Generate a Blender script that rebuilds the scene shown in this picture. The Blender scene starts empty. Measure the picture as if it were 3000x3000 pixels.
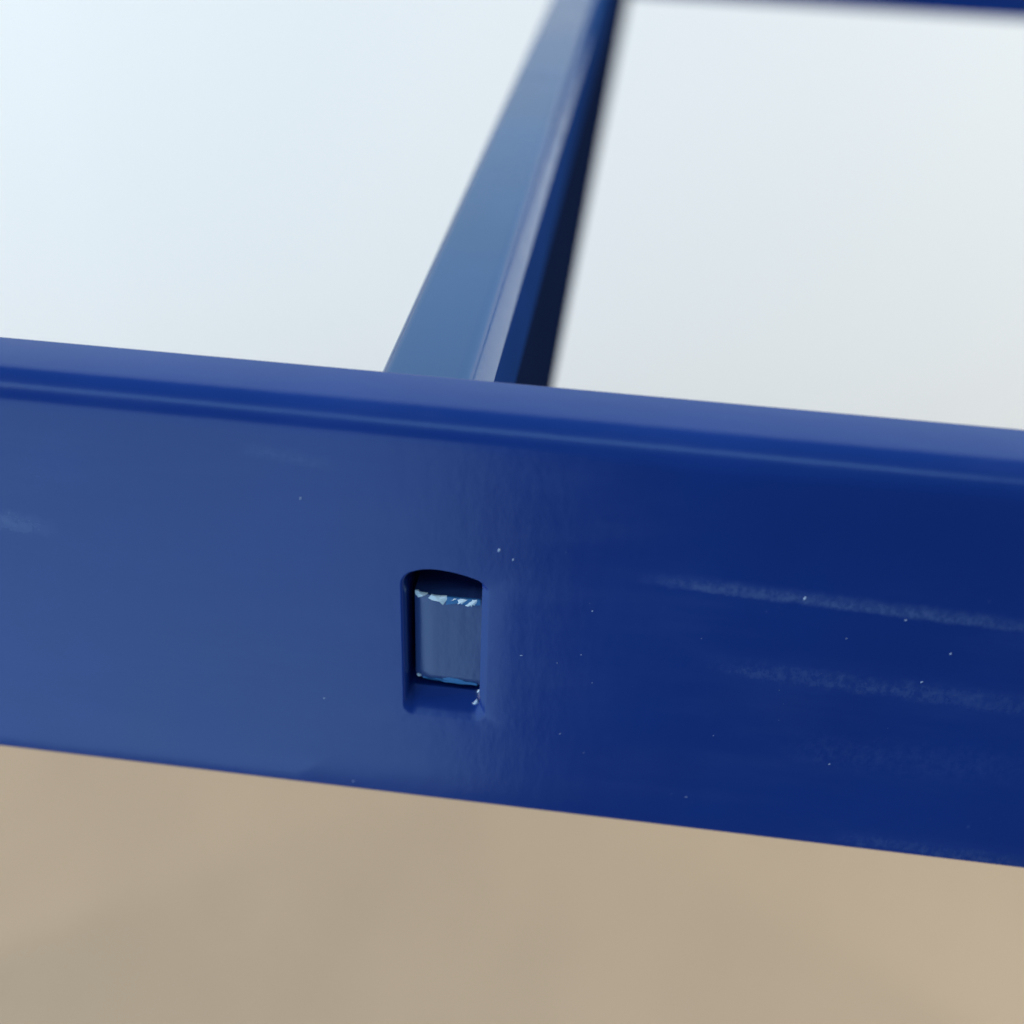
import bpy, bmesh, math, random
from mathutils import Matrix, Vector, noise as mnoise

random.seed(7)
S = bpy.context.scene
COL = S.collection
mm = 0.001

# ------------------------------------------------------------------ camera
cam_d = bpy.data.cameras.new('camera')
cam = bpy.data.objects.new('camera', cam_d)
COL.objects.link(cam)
# columns: camera right, up, backwards in world axes (X along the rail, Y away, Z up)
right = Vector((0.99194153, 0.12149575, 0.03592739))
down = Vector((0.09874648, -0.56371158, -0.82004780))
fwd = Vector((-0.07937964, 0.81698717, -0.57116621))
R3 = Matrix((( 0.99194153, 0.09874648, -0.07937964),
             ( 0.12149575, -0.56371158, 0.81698717),
             ( 0.03592739, -0.82004780, -0.57116621)))
cx = R3.col[0]; cy = -R3.col[1]; cz = -R3.col[2]
m = Matrix.Identity(4)
for i in range(3):
    m[i][0] = cx[i]; m[i][1] = cy[i]; m[i][2] = cz[i]
CAM = Vector((0.00458763, -0.05696785, 0.06598569))
m.translation = CAM
cam.matrix_world = m
cam_d.sensor_width = 36.0
cam_d.lens = 36.0 * 3416.0 / 3000.0
cam_d.clip_start = 0.005
cam_d.clip_end = 50
cam_d.dof.use_dof = True
cam_d.dof.focus_distance = 0.0758
cam_d.dof.aperture_fstop = 19.0
S.camera = cam

# ------------------------------------------------------------------ world
W = bpy.data.worlds.new('World'); S.world = W; W.use_nodes = True
bg = W.node_tree.nodes['Background']
bg.inputs[0].default_value = (0.45, 0.72, 1.0, 1)
bg.inputs[1].default_value = 0.12

# ------------------------------------------------------------------ lamps
def area(name, loc, aim, sx, sy, power, col):
    d = bpy.data.lights.new(name, 'AREA')
    d.shape = 'RECTANGLE'; d.size = sx; d.size_y = sy
    d.energy = power; d.color = col
    o = bpy.data.objects.new(name, d); COL.objects.link(o)
    o.location = loc
    v = Vector(aim) - Vector(loc)
    o.rotation_euler = v.to_track_quat('-Z', 'Y').to_euler()
    return o
# low wide lamp added front left for the reflection on the rail's face
area('face_reflection_light', (-0.704, -0.42, -0.265), (-0.704, 0.5, -0.265), 1.30, 0.65, 6.0, (0.36, 0.64, 1.0))
# ceiling lamp above and behind the camera
area('ceiling_light', (-0.35, -0.64, 0.93), (-0.2, 0.3, -0.1), 1.6, 0.30, 3.6, (0.36, 0.70, 1.0))
# lamps added at either side to brighten the wall, floor and bar tops
area('left_wash_light', (-1.50, -0.05, 0.62), (0.75, 0.72, -0.40), 0.8, 0.8, 22.5, (0.98, 0.99, 1.0))
area('right_wash_light', (1.35, 0.22, 0.65), (-0.20, 0.75, -0.35), 0.8, 0.8, 31.0, (0.97, 0.99, 1.0))
# blue lamp added above the wall, mirrored in the tops of the bars
area('blue_fill_light', (0.0, 0.80, 0.66), (0.0, 0.0, 0.66), 3.2, 0.90, 9.0, (0.56, 0.80, 1.0))
# small lamp added high on the left for a glint in the slot's corner
area('glint_light', (-0.79, -0.50, 0.73), (0.0, 0.0, 0.0), 0.09, 0.09, 0.9, (0.92, 0.96, 1.0))

S.view_settings.view_transform = 'Standard'
S.view_settings.look = 'None'
S.view_settings.exposure = 0.0
S.view_settings.gamma = 1.0
S.view_settings.use_curve_mapping = False

# ------------------------------------------------------------------ materials
class NT:
    def __init__(self, mat):
        self.t = mat.node_tree; self.n = self.t.nodes; self.l = self.t.links
    def new(self, kind, **kw):
        n = self.n.new(kind)
        for k, v in kw.items(): setattr(n, k, v)
        return n
    def put(self, sock, v):
        if isinstance(v, bpy.types.NodeSocket): self.l.new(v, sock)
        else: sock.default_value = v
    def math(self, op, a, b=0.0, clamp=False):
        n = self.new('ShaderNodeMath', operation=op, use_clamp=clamp)
        self.put(n.inputs[0], a); self.put(n.inputs[1], b)
        return n.outputs[0]
    def ramp(self, v, a, b, c=0.0, d=1.0):
        n = self.new('ShaderNodeMapRange', interpolation_type='SMOOTHSTEP')
        self.put(n.inputs['Value'], v)
        n.inputs['From Min'].default_value = a; n.inputs['From Max'].default_value = b
        n.inputs['To Min'].default_value = c; n.inputs['To Max'].default_value = d
        return n.outputs['Result']
    def noise(self, vec, scale, detail=3, rough=0.5):
        n = self.new('ShaderNodeTexNoise')
        self.put(n.inputs['Vector'], vec)
        n.inputs['Scale'].default_value = scale; n.inputs['Detail'].default_value = detail
        n.inputs['Roughness'].default_value = rough
        return n.outputs['Fac']
    def scale(self, vec, s):
        n = self.new('ShaderNodeVectorMath', operation='MULTIPLY')
        self.put(n.inputs[0], vec); n.inputs[1].default_value = s
        return n.outputs[0]
    def mix(self, f, a, b):
        n = self.new('ShaderNodeMix', data_type='RGBA')
        self.put(n.inputs['Factor'], f); self.put(n.inputs['A'], a); self.put(n.inputs['B'], b)
        return n.outputs['Result']

def material(name):
    mt = bpy.data.materials.new(name); mt.use_nodes = True
    t = NT(mt)
    return mt, t, t.n['Principled BSDF']

BLUE = (0.0068, 0.0345, 0.200, 1)

def paint(name, streaks=(), rough=0.24, base=BLUE, spec=0.5, peel=1.0, mottled=1.0):
    mt, t, b = material(name)
    co = t.new('ShaderNodeTexCoord').outputs['Object']
    fine = t.noise(co, 2600, 2, 0.55)
    peel_n = t.noise(t.scale(co, (1.0, 1.0, 0.45)), 900, 2, 0.5)
    wave = t.noise(t.scale(co, (0.25, 1.0, 1.0)), 140, 2, 0.5)
    h = t.math('ADD', t.math('MULTIPLY', fine, 0.35), t.math('MULTIPLY', peel_n, 1.0))
    bp = t.new('ShaderNodeBump'); bp.inputs['Strength'].default_value = 0.035 * peel
    bp.inputs['Distance'].default_value = 0.0004
    t.l.new(h, bp.inputs['Height'])
    bp2 = t.new('ShaderNodeBump'); bp2.inputs['Strength'].default_value = 0.05 * peel
    bp2.inputs['Distance'].default_value = 0.0010
    t.l.new(wave, bp2.inputs['Height']); t.l.new(bp.outputs[0], bp2.inputs['Normal'])
    t.l.new(bp2.outputs[0], b.inputs['Normal'])
    mott = t.noise(co, 60, 3, 0.5)
    col = t.mix(t.ramp(mott, 0.3, 0.7), tuple(c * 0.94 for c in base[:3]) + (1,), tuple(c * 1.06 for c in base[:3]) + (1,))
    rg = t.math('ADD', rough, t.math('MULTIPLY', t.math('SUBTRACT', mott, 0.5), 0.06))
    cloud = t.noise(t.scale(co, (0.22, 1.0, 1.0)), 170, 5, 0.62)      # faint mottling drawn out along the bar
    mottle = t.ramp(cloud, 0.46, 0.78, 0.0, 0.10 * mottled)
    col = t.mix(mottle, col, (0.11, 0.17, 0.34, 1))
    rg = t.math('ADD', rg, t.math('MULTIPLY', t.math('SUBTRACT', cloud, 0.5), 0.22))
    sep = t.new('ShaderNodeSeparateXYZ'); t.l.new(co, sep.inputs[0])
    x, z = sep.outputs['X'], sep.outputs['Z']
    total = None
    for (ax, az), (bx, bz), w_up, w_dn, amt, lo in streaks:
        ax, az, bx, bz = [q * mm for q in (ax, az, bx, bz)]
        L = math.hypot(bx - ax, bz - az); ux, uz = (bx - ax) / L, (bz - az) / L
        dx = t.math('SUBTRACT', x, ax); dz = t.math('SUBTRACT', z, az)
        u = t.math('ADD', t.math('MULTIPLY', dx, ux), t.math('MULTIPLY', dz, uz))
        v = t.math('SUBTRACT', t.math('MULTIPLY', dz, ux), t.math('MULTIPLY', dx, uz))
        jit = t.math('MULTIPLY', t.math('SUBTRACT', t.noise(t.scale(co, (0.5, 1, 0.5)), 1500, 5, 0.75), 0.5), w_dn * mm * 2.0)
        v = t.math('ADD', v, jit)
        win = t.math('MULTIPLY', t.ramp(u, -0.06 * L, 0.22 * L), t.ramp(u, 0.75 * L, 1.25 * L, 1.0, 0.0))
        band = t.math('MULTIPLY', t.ramp(v, 0.0, w_up * mm, 1.0, 0.0), t.ramp(v, -w_dn * mm, 0.0))
        br = t.ramp(t.noise(t.scale(co, (0.8, 1.0, 0.55)), 2300, 6, 0.75), lo, lo + 0.34, 0.25 if lo < 0.35 else 0.03, 1.0)
        k = t.math('MULTIPLY', t.math('MULTIPLY', win, band), t.math('MULTIPLY', br, amt))
        total = k if total is None else t.math('MAXIMUM', total, k)
    if total is not None:
        # fine rub marks thickly scattered over the worn right-hand end
        vo = t.new('ShaderNodeTexVoronoi'); vo.inputs['Scale'].default_value = 900
        t.l.new(t.scale(co, (1.0, 1.0, 0.6)), vo.inputs['Vector'])
        spot = t.math('MULTIPLY', t.ramp(vo.outputs['Distance'], 0.05, 0.16, 1.0, 0.0),
                      t.ramp(t.noise(co, 260, 3, 0.6), 0.56, 0.70))
        spot = t.math('MULTIPLY', spot, t.ramp(x, 6 * mm, 22 * mm, 0.0, 0.30))
        total = t.math('MAXIMUM', total, spot, True)
        col = t.mix(total, col, (0.20, 0.27, 0.42, 1))
        rg = t.math('ADD', rg, t.math('MULTIPLY', total, 0.25))
    t.put(b.inputs['Base Color'], col)
    t.put(b.inputs['Roughness'], rg)
    b.inputs['Specular IOR Level'].default_value = spec
    return mt

M_RAIL = paint('blue_gloss_paint_scuffed', spec=0.40, streaks=[
    ((7.0, 22.0), (30.2, 21.30), 1.1, 0.40, 0.34, 0.33),
    ((11.5, 15.6), (32.0, 15.00), 1.5, 0.8, 0.22, 0.38),
    ((23.0, 0.9), (36.0, 0.5), 1.3, 0.5, 0.20, 0.36),
    ((17.0, 9.0), (33.4, 9.40), 2.6, 1.8, 0.08, 0.36),
    ((-40.0, 21.9), (-31.5, 21.3), 1.2, 0.9, 0.26, 0.25),
    ((-17.4, 28.8), (-12.2, 28.2), 0.8, 0.6, 0.10, 0.28)])
M_BLUE = paint('blue_gloss_paint')
M_TAB = paint('blue_gloss_paint_tenon', rough=0.22, base=(0.036, 0.060, 0.170, 1))
M_FLANGE = paint('blue_matt_flange_shaded', rough=0.7, base=(0.007, 0.024, 0.095, 1), spec=0.0, mottled=0.0)  # darker than the cap: shade of the roll-over put into the base colour
M_BAR = paint('blue_bar_paint', rough=0.22, base=(0.0068, 0.058, 0.185, 1), spec=0.66, peel=0.3, mottled=0.3)
M_WEB = paint('blue_matt_web_shaded', rough=0.75, base=(0.004, 0.008, 0.026, 1), spec=0.0, mottled=0.0)  # near-black base carries the shade of the bar's unlit side

def plain(name, col, rough, spec=0.5):
    mt, t, b = material(name)
    co = t.new('ShaderNodeTexCoord').outputs['Object']
    n = t.noise(co, 1500, 3, 0.6)
    t.put(b.inputs['Base Color'], t.mix(n, tuple(c * 0.8 for c in col) + (1,), tuple(min(1, c * 1.15) for c in col) + (1,)))
    b.inputs['Roughness'].default_value = rough
    b.inputs['Specular IOR Level'].default_value = spec
    return mt
M_CHIP = plain('bare_white_chip', (0.92, 0.92, 0.86), 0.5)
M_GLINT = plain('pale_glint', (0.72, 0.80, 0.95), 0.25, 0.8)  # pale colour imitates the glint in the slot's corner
M_TEAL = plain('frayed_teal_edge', (0.03, 0.16, 0.36), 0.5)
M_DUST = plain('pale_dust', (0.42, 0.48, 0.60), 0.7)

mt, t, b = material('white_wall_paint')
co = t.new('ShaderNodeTexCoord').outputs['Object']
n = t.noise(co, 2.2, 2, 0.4)
t.put(b.inputs['Base Color'], t.mix(t.ramp(n, 0.35, 0.65), (0.855, 0.845, 0.80, 1), (0.865, 0.85, 0.805, 1)))
b.inputs['Roughness'].default_value = 0.7
M_WALL = mt

mt, t, b = material('beige_floor')
co = t.new('ShaderNodeTexCoord').outputs['Object']
n1 = t.noise(t.scale(co, (1.0, 0.5, 1.0)), 11.0, 4, 0.6)
n2 = t.noise(co, 400, 3, 0.6)
c = t.mix(t.ramp(n1, 0.30, 0.70), (0.352, 0.257, 0.166, 1), (0.376, 0.274, 0.177, 1))
c = t.mix(t.math('MULTIPLY', n2, 0.25), c, (0.26, 0.20, 0.14, 1))
t.put(b.inputs['Base Color'], c)
b.inputs['Roughness'].default_value = 0.6
M_FLOOR = mt

# ------------------------------------------------------------------ mesh helpers
def obj(name, bm, mat, parent=None, smooth=True):
    me = bpy.data.meshes.new(name)
    bmesh.ops.recalc_face_normals(bm, faces=bm.faces)
    bm.to_mesh(me); bm.free()
    me.materials.append(mat)
    if smooth:
        for p in me.polygons: p.use_smooth = True
        me.set_sharp_from_angle(angle=math.radians(36))
    o = bpy.data.objects.new(name, me); COL.objects.link(o)
    if parent: o.parent = parent
    return o

def box_bm(x0, x1, y0, y1, z0, z1, bevel=0.0, seg=2):
    bm = bmesh.new()
    bmesh.ops.create_cube(bm, size=1)
    for v in bm.verts:
        v.co = Vector((x0 + (v.co.x + .5) * (x1 - x0), y0 + (v.co.y + .5) * (y1 - y0), z0 + (v.co.z + .5) * (z1 - z0)))
    if bevel:
        bmesh.ops.bevel(bm, geom=bm.edges[:], offset=bevel, segments=seg, affect='EDGES', profile=0.5)
    return bm

# ------------------------------------------------------------------ setting
FLOOR_Z = -0.60
WALL_Y = 0.765
o = obj('floor', box_bm(-1.6, 1.6, -0.12, WALL_Y + 0.05, FLOOR_Z - 0.03, FLOOR_Z), M_FLOOR, smooth=False)
o['kind'] = 'structure'
o = obj('wall', box_bm(-1.6, 1.6, WALL_Y, WALL_Y + 0.08, FLOOR_Z + 0.0005, 0.20), M_WALL, smooth=False)
o['kind'] = 'structure'

# ------------------------------------------------------------------ the frame
frame = bpy.data.objects.new('metal_frame', None); COL.objects.link(frame)
frame.location = (0, 0, FLOOR_Z)
frame.empty_display_size = 0.05
frame['label'] = 'glossy blue painted metal frame with slotted front rail and crossbar running back'
frame['category'] = 'metal frame'
bpy.context.view_layer.update()
def child(name, bm, mat, parent=frame, **k):
    o = obj(name, bm, mat, None, **k)
    o.parent = parent
    o.matrix_parent_inverse = parent.matrix_world.inverted()
    bpy.context.view_layer.update()
    return o

XL = 430.0                      # half length of the rails, mm
H, RT, TB = 32.0, 2.0, 5.45     # height, top front radius, thickness
RB, RK = 0.40, 0.35             # bottom front radius, back radius

def rail_profile_top():
    """front face end -> over the top -> down the back -> bottom -> front face start (y, z)"""
    p = []
    for i in range(0, 15):
        a = i / 14 * math.pi / 2
        p.append((RT - RT * math.cos(a), H - RT + RT * math.sin(a)))
    for i in range(0, 6):
        a = i / 5 * math.pi / 2
        p.append((TB - RK + RK * math.sin(a), H - RK + RK * math.cos(a)))
    for i in range(0, 5):
        a = i / 4 * math.pi / 2
        p.append((TB - RK + RK * math.cos(a), RK - RK * math.sin(a)))
    for i in range(0, 6):
        a = i / 5 * math.pi / 2
        p.append((RB - RB * math.sin(a), RB - RB * math.cos(a)))
    return p

NS, MC = 14, 8      # points per slot side and corner
def contour(x0, x1, z0, z1, r, arch=0.0, peak=0.5):
    """closed contour, counter-clockwise from the bottom-left corner, NS per side and MC per corner"""
    pts = []
    cs = [((x0 + r, z0 + r), math.pi), ((x1 - r, z0 + r), 1.5 * math.pi), ((x1 - r, z1 - r), 0.0), ((x0 + r, z1 - r), 0.5 * math.pi)]
    for q in range(4):
        (ccx, ccz), a0 = cs[q]
        for i in range(MC + 1):
            a = a0 + i / MC * math.pi / 2
            pts.append([ccx + r * math.cos(a), ccz + r * math.sin(a)])
        (nx, nz), na = cs[(q + 1) % 4]
        e = pts[-1]; s = [nx + r * math.cos(na), nz + r * math.sin(na)]
        for i in range(1, NS):
            f = i / NS
            pts.append([e[0] + (s[0] - e[0]) * f, e[1] + (s[1] - e[1]) * f])
    if arch:
        for p in pts:
            if p[1] > z1 - r - 1e-6:
                u = (p[0] - x0) / (x1 - x0)
                k = u / peak if u < peak else (1 - u) / (1 - peak)
                p[1] += arch * (1 - (1 - max(0, k)) ** 2)
    return pts

def rect_ring(x0, x1, z0, z1):
    pts = []
    cor = [(x0, z0), (x1, z0), (x1, z1), (x0, z1)]
    for q in range(4):
        p, c, nx = cor[q - 1], cor[q], cor[(q + 1) % 4]
        for i in range(MC + 1):
            f = (i - MC / 2) / (MC / 2) * 0.16
            if f < 0: pts.append((c[0] + (p[0] - c[0]) * -f, c[1] + (p[1] - c[1]) * -f))
            else: pts.append((c[0] + (nx[0] - c[0]) * f, c[1] + (nx[1] - c[1]) * f))
        for i in range(1, NS):
            f = 0.16 + i / NS * 0.68
            pts.append((c[0] + (nx[0] - c[0]) * f, c[1] + (nx[1] - c[1]) * f))
    return pts

# depth (mm) and roll-in power of the slot's lip round its contour: corner, side, corner, side ...
LIP = [(0, 0.90, 3.0), (0.5, 1.10, 2.2), (1, 1.10, 1.5), (2, 1.10, 1.5), (2.5, 1.35, 2.4), (3, 0.11, 1.3), (4, 0.11, 1.2),
       (4.5, 0.50, 2.4), (5, 0.70, 3.0), (6, 0.70, 3.0), (6.5, 0.90, 3.0), (8, 0.90, 3.0)]
def lip(i):
    per = MC + NS
    q, r = divmod(i, per)
    u = 2 * q + (r / MC if r <= MC else 1 + (r - MC) / NS)
    for (a, d0, p0), (b_, d1, p1) in zip(LIP[:-1], LIP[1:]):
        if a <= u <= b_:
            f = (u - a) / (b_ - a)
            f = f * f * (3 - 2 * f)
            return d0 + (d1 - d0) * f, p0 + (p1 - p0) * f
    return 0.9, 3.0

def build_rail(slot, y0=0.0):
    bm = bmesh.new()
    prof = rail_profile_top()
    zb, zt = RB, H - RT
    if slot:
        px0, px1 = -16.0, 6.0
        outer = contour(-7.92, -2.12, 8.35, 20.50, 0.75, 0.75, 0.40)
        inner = contour(-7.50, -2.62, 10.25, 20.30, 0.45, 0.75, 0.36)
        rect = rect_ring(px0, px1, zb, zt)
        rings = []
        for f in (0.0, 0.45, 0.8):
            rings.append([(a[0] + (b_[0] - a[0]) * f, 0.0, a[1] + (b_[1] - a[1]) * f) for a, b_ in zip(rect, outer)])
        K, dep = 14, 1.05
        for k in range(K + 1):
            kk = k / K
            ring = []
            for i, (p, q) in enumerate(zip(outer, inner)):
                ss = kk
                dp, pw = lip(i)
                dd = dp * kk ** pw
                ring.append((p[0] + (q[0] - p[0]) * ss, dd, p[1] + (q[1] - p[1]) * ss))
            rings.append(ring)
        rings.append([(q[0], 2.6, q[1]) for q in inner])
        rings.append([(q[0], 5.0, q[1]) for q in inner])
        vr = [[bm.verts.new((x * mm, (y + y0) * mm, z * mm)) for x, y, z in r] for r in rings]
        n = len(rings[0])
        for a, b_ in zip(vr[:-1], vr[1:]):
            for i in range(n):
                bm.faces.new((a[i], a[(i + 1) % n], b_[(i + 1) % n], b_[i]))
        bm.faces.new(vr[-1])
        xs_in = sorted({round(p[0], 5) for p in rect if abs(p[1] - zt) < 1e-6})
        zs = sorted({round(p[1], 5) for p in rect if abs(p[0] - px0) < 1e-6})
    else:
        px0, px1 = -16.0, 6.0
        xs_in = [px0, px1]; zs = [zb, zt]
    left = [-XL, -200, -100, -60, -40, -28]
    rightx = [16, 28, 40, 60, 100, 200, XL]
    def strip(xs):
        g = [[bm.verts.new((x * mm, y0 * mm, z * mm)) for z in zs] for x in xs]
        for a, b_ in zip(g[:-1], g[1:]):
            for i in range(len(zs) - 1):
                bm.faces.new((a[i], b_[i], b_[i + 1], a[i + 1]))
    strip(left + [px0]); strip([px1] + rightx)
    if not slot: strip([px0, px1])
    xs = left + xs_in + rightx
    g = [[bm.verts.new((x * mm, (y + y0) * mm, z * mm)) for y, z in prof] for x in xs]
    for a, b_ in zip(g[:-1], g[1:]):
        for i in range(len(prof) - 1):
            bm.faces.new((a[i], b_[i], b_[i + 1], a[i + 1]))
    bm.faces.new(g[0]); bm.faces.new(g[-1])
    bmesh.ops.remove_doubles(bm, verts=bm.verts, dist=1e-7)
    return bm

front = child('front_rail', build_rail(True), M_RAIL)
front['label'] = 'scuffed blue rail with punched rectangular slot'
BAR_Y1 = 285.0
rear = child('rear_rail', build_rail(False, BAR_Y1), M_BLUE)
rear.location.z += 1.3 * mm

# crossbar: rounded cap along the top, thin web below it
def sweep_y(prof, y0, y1, n=12):
    bm = bmesh.new()
    ys = [y0 + (y1 - y0) * i / n for i in range(n + 1)]
    g = [[bm.verts.new((x * mm, y * mm, z * mm)) for x, z in prof] for y in ys]
    k = len(prof)
    for a, b_ in zip(g[:-1], g[1:]):
        for i in range(k):
            bm.faces.new((a[i], b_[i], b_[(i + 1) % k], a[(i + 1) % k]))
    bm.faces.new(g[0]); bm.faces.new(g[-1])
    return bm
BX0, BX1, BZ = -10.12, -2.95, 31.92
cap = []
for i in range(8):
    a = i / 7 * math.pi / 2
    cap.append((BX0 + 0.9 - 0.9 * math.cos(a), BZ - 0.9 + 0.9 * math.sin(a)))
x, z = BX1 - 2.35, BZ
for i in range(26):                       # slow roll-over: steps that turn from level to steep
    tilt = math.radians(62 * min(1.0, i / 13) + 12 * max(0.0, (i - 13) / 12))
    L = 0.095 if i < 13 else 0.165
    cap.append((x, z))
    x += L * math.cos(tilt); z -= L * math.sin(tilt)
cap.append((x, z)); CX, CZ = x, z
cap += [(BX1 - 0.9, 28.4), (BX0, 28.4)]
crossbar = child('crossbar', sweep_y(cap, TB - 0.2, BAR_Y1 + 0.3), M_BAR)
side = [(CX - 0.03 + (BX1 - CX) * math.sin(q / 12 * math.pi / 2), 24.5 + (CZ + 0.05 - 24.5) * math.cos(q / 12 * math.pi / 2)) for q in range(13)]
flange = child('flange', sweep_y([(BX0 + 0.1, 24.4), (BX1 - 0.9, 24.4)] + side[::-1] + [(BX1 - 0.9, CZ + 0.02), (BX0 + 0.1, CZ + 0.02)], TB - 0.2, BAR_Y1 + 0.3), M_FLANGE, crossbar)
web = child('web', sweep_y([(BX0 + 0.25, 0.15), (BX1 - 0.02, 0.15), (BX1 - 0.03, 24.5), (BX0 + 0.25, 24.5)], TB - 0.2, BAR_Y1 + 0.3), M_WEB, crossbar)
web['label'] = 'matt side of the crossbar, shade put into its dark colour'

# tenon of the crossbar pushed into the slot
TX0, TX1, TZ0, TZ1, TY = -7.14, -2.64, 11.20, 18.55, 0.62
prof = []
nseg = 24
for i in range(nseg + 1):
    u = i / nseg
    x = TX0 + (TX1 - TX0) * u
    y = TY + 0.40 * max(0.0, 1 - u / 0.28) ** 2.0
    prof.append((x, y))
bm = bmesh.new()
nz = 20
g = []
for j in range(nz + 1):
    f = j / nz
    row = []
    for i, (x, y) in enumerate(prof):
        z = TZ0 + (TZ1 - TZ0) * f
        if j in (0, nz): z += 0.09 * mnoise.noise(Vector((x * 2.3, j, 3.1)))
        back = 0.10 if j in (0, nz) else 0.0
        row.append(bm.verts.new((x * mm, (y + back) * mm, z * mm)))
    g.append(row)
for a, b_ in zip(g[:-1], g[1:]):
    for i in range(nseg):
        bm.faces.new((a[i], a[i + 1], b_[i + 1], b_[i]))
bk = [[bm.verts.new((v.co.x, 5.2 * mm, v.co.z)) for v in g[0]], [bm.verts.new((v.co.x, 5.2 * mm, v.co.z)) for v in g[-1]]]
for i in range(nseg):
    bm.faces.new((bk[0][i], bk[0][i + 1], g[0][i + 1], g[0][i]))
    bm.faces.new((g[-1][i], g[-1][i + 1], bk[1][i + 1], bk[1][i]))
bm.faces.new([bk[0][0]] + [r[0] for r in g] + [bk[1][0]])
bm.faces.new([bk[0][-1]] + [r[-1] for r in g] + [bk[1][-1]])
tenon = child('tenon', bm, M_TAB)
tenon['label'] = 'blue tab in the slot with chipped white top edge'

def ytab(x):
    u = (x - TX0) / (TX1 - TX0)
    return TY + 0.40 * max(0.0, 1 - u / 0.28) ** 2.0

def flake(poly, thick, mat, name, lift=0.03, ytab=ytab, parent=None):
    """ragged thin flake: outline (x, z) in mm, resting on the tenon face, bulged and roughened"""
    bm = bmesh.new()
    n = len(poly)
    cxm = sum(p[0] for p in poly) / n; czm = sum(p[1] for p in poly) / n
    dense = []
    for i in range(n):
        a, b_ = poly[i], poly[(i + 1) % n]
        for k in range(4):
            f = k / 4
            x = a[0] + (b_[0] - a[0]) * f; z = a[1] + (b_[1] - a[1]) * f
            j = 0.035
            dense.append((x + j * mnoise.noise(Vector((x * 9, z * 9, 1.7))), z + j * mnoise.noise(Vector((x * 9, z * 9, 8.2)))))
    back = [bm.verts.new((x * mm, (ytab(x) + 0.12) * mm, z * mm)) for x, z in dense]
    rim = [bm.verts.new((x * mm, (ytab(x) - lift * 0.3) * mm, z * mm)) for x, z in dense]
    mid = [bm.verts.new(((x * .55 + cxm * .45) * mm, (ytab(x) - lift - thick * (0.6 + 0.7 * mnoise.noise(Vector((x * 6, z * 6, 0))))) * mm, (z * .55 + czm * .45) * mm)) for x, z in dense]
    top = bm.verts.new((cxm * mm, (ytab(cxm) - lift - thick) * mm, czm * mm))
    k = len(dense)
    for i in range(k):
        j = (i + 1) % k
        bm.faces.new((back[i], back[j], rim[j], rim[i]))
        bm.faces.new((rim[i], rim[j], mid[j], mid[i]))
        bm.faces.new((mid[i], mid[j], top))
    bm.faces.new(back)
    return child(name, bm, mat, parent or tenon)

E = TZ1
flake([(-7.12, E + .00), (-7.12, E - .26), (-7.0, E - .34), (-6.90, E - .44), (-6.62, E - .26), (-6.22, E + .12), (-6.75, E + .03), (-6.88, E + .12)], 0.07, M_CHIP, 'white_chip')
flake([(-6.18, E - .22), (-5.98, E + .06), (-5.50, E + .04), (-4.98, E + .08), (-4.96, E - .20), (-5.06, E - .34), (-5.22, E - .66), (-5.36, E - .46), (-5.62, E - .40), (-5.95, E - .34)], 0.08, M_CHIP, 'white_chip')
flake([(-4.72, E - .24), (-4.50, E - .02), (-4.30, E + .02), (-4.42, E - .10)], 0.03, M_CHIP, 'white_chip')
flake([(-4.30, E - .08), (-4.05, E + .02), (-3.60, E + .00), (-3.78, E - .22), (-3.98, E - .44), (-4.10, E - .34), (-4.24, E - .46)], 0.05, M_CHIP, 'white_chip')
flake([(-3.76, E - .50), (-3.50, E - .16), (-3.30, E + .04), (-2.98, E + .06), (-3.02, E - .16), (-3.18, E - .42), (-3.26, E - .34), (-3.36, E - .60), (-3.46, E - .40), (-3.58, E - .58)], 0.05, M_CHIP, 'white_chip')
flake([(-5.02, E + .04), (-2.78, E + .05), (-2.80, E - .36), (-3.70, E - .46), (-4.60, E - .40), (-5.02, E - .62)], 0.02, M_TEAL, 'frayed_edge', 0.012)
B0 = TZ0
flake([(-7.05, B0 + .08), (-6.98, B0 + .20), (-6.76, B0 + .24), (-6.72, B0 + .14), (-6.92, B0 + .02), (-7.04, B0)], 0.06, M_CHIP, 'white_chip')
flake([(-6.6, B0 + .16), (-5.6, B0 + .24), (-5.3, B0 + .22), (-4.9, B0 + .42), (-4.2, B0 + .40), (-3.6, B0 + .20), (-2.9, B0 + .16), (-2.85, B0 - .02), (-4.2, B0 - .05), (-5.2, B0 - .04), (-5.4, B0 + .06), (-6.6, B0 + .02)], 0.03, M_TEAL, 'frayed_edge', 0.015)

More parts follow.
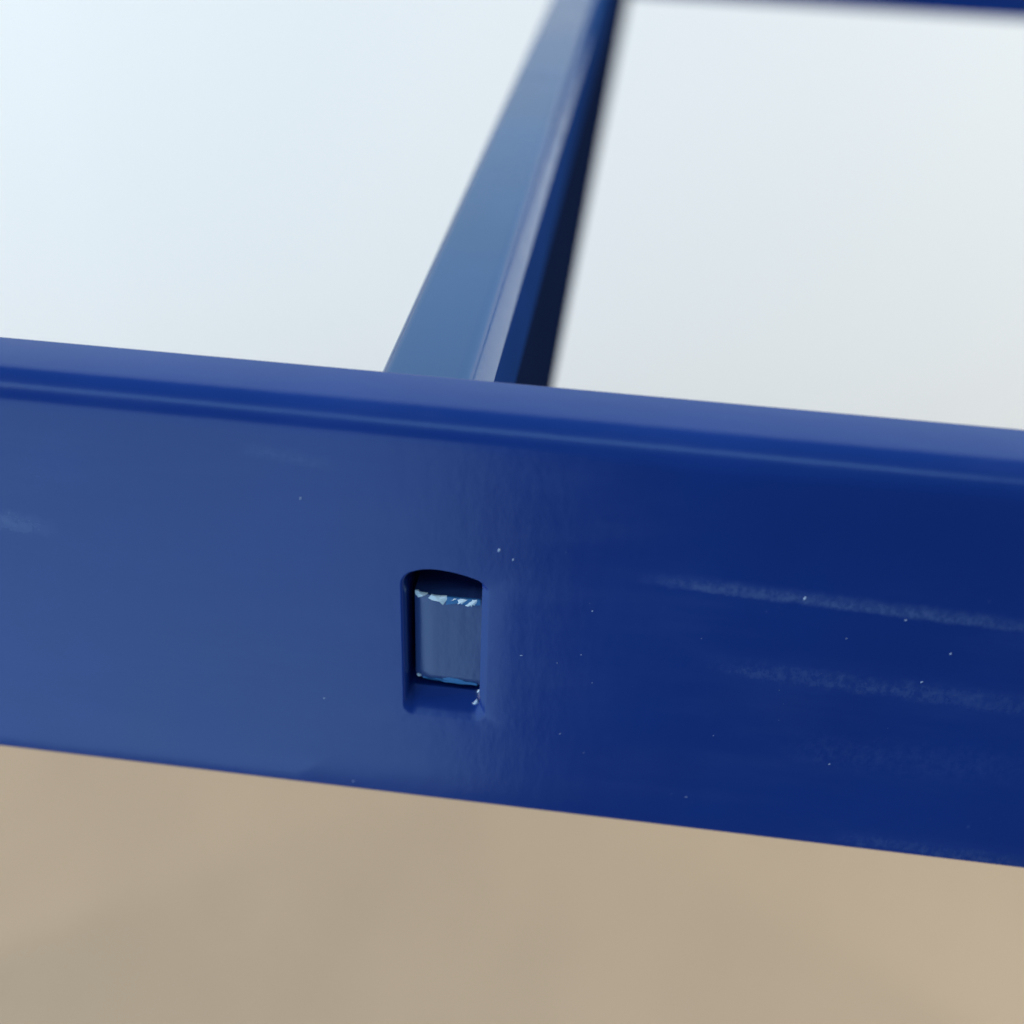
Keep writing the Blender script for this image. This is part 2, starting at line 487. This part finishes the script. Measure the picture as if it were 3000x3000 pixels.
# glint and nick at the slot's lower right corner, put in as pale flakes
def ysill(x): return 0.56
flake([(-3.16, 9.56), (-3.00, 9.66), (-2.92, 9.86), (-2.83, 9.90), (-2.74, 9.78), (-2.80, 9.58), (-2.92, 9.46), (-3.10, 9.44)], 0.06, M_GLINT, 'glint_flake', 0.05, ysill, front)
flake([(-2.80, 11.02), (-2.74, 11.16), (-2.60, 11.20), (-2.62, 11.10)], 0.03, M_GLINT, 'glint_flake', 0.03, lambda x: 0.13, front)

# dust specks and nicks lying on the rail's face: one joined part
bm = bmesh.new()
specks = [(17.11, 21.95, .16), (23.30, 21.08, .11), (-1.64, 23.22, .17), (-0.75, 22.60, .12), (0.07, 14.87, .09), (4.39, 19.22, .09), (2.44, 14.56, .06), (3.94, 15.49, .06),
          (4.84, 13.17, .05), (11.38, 17.94, .05), (26.52, 18.84, .12), (25.36, 16.30, .12), (21.17, 8.21, .08), (12.17, 3.39, .08), (-11.70, 0.95, .10), (-13.40, 8.99, .10),
          (-13.93, 25.61, .10), (3.00, 8.14, .06), (4.75, 6.60, .05), (13.24, 9.62, .05), (20.14, 19.18, .05)]
rr = random.Random(11)
for _ in range(16):
    specks.append((rr.uniform(1, 36), rr.uniform(2, 24), rr.uniform(.012, .028)))
for x, z, s in specks:
    s *= 0.8
    ang = rr.uniform(0.2, 1.3); el = rr.uniform(1.4, 3.0)
    m4 = Matrix.Translation((x * mm, -0.01 * mm, z * mm)) @ Matrix.Rotation(-ang, 4, 'Y') @ Matrix.Diagonal((s * mm * el * .55, s * mm * .4, s * mm * .55, 1))
    r = bmesh.ops.create_icosphere(bm, subdivisions=1, radius=1, matrix=m4)
    for v in r['verts']:
        v.co += Vector((mnoise.noise(v.co * 9000), 0, mnoise.noise(v.co * 9000 + Vector((5, 5, 5))))) * s * 0.25 * mm
dust = child('dust_specks', bm, M_DUST, front)
dust['kind'] = 'stuff'

# legs carrying the frame, beyond the edges of the view
for sx in (-1, 1):
    for y in (0.0, BAR_Y1):
        xo = sx * (XL - 9)
        bm = box_bm((xo - 8) * mm, (xo + 8) * mm, (y + TB + 0.01) * mm, (y + TB + 14) * mm, FLOOR_Z, 31 * mm, 1.5 * mm, 3)
        child('leg', bm, M_BLUE)
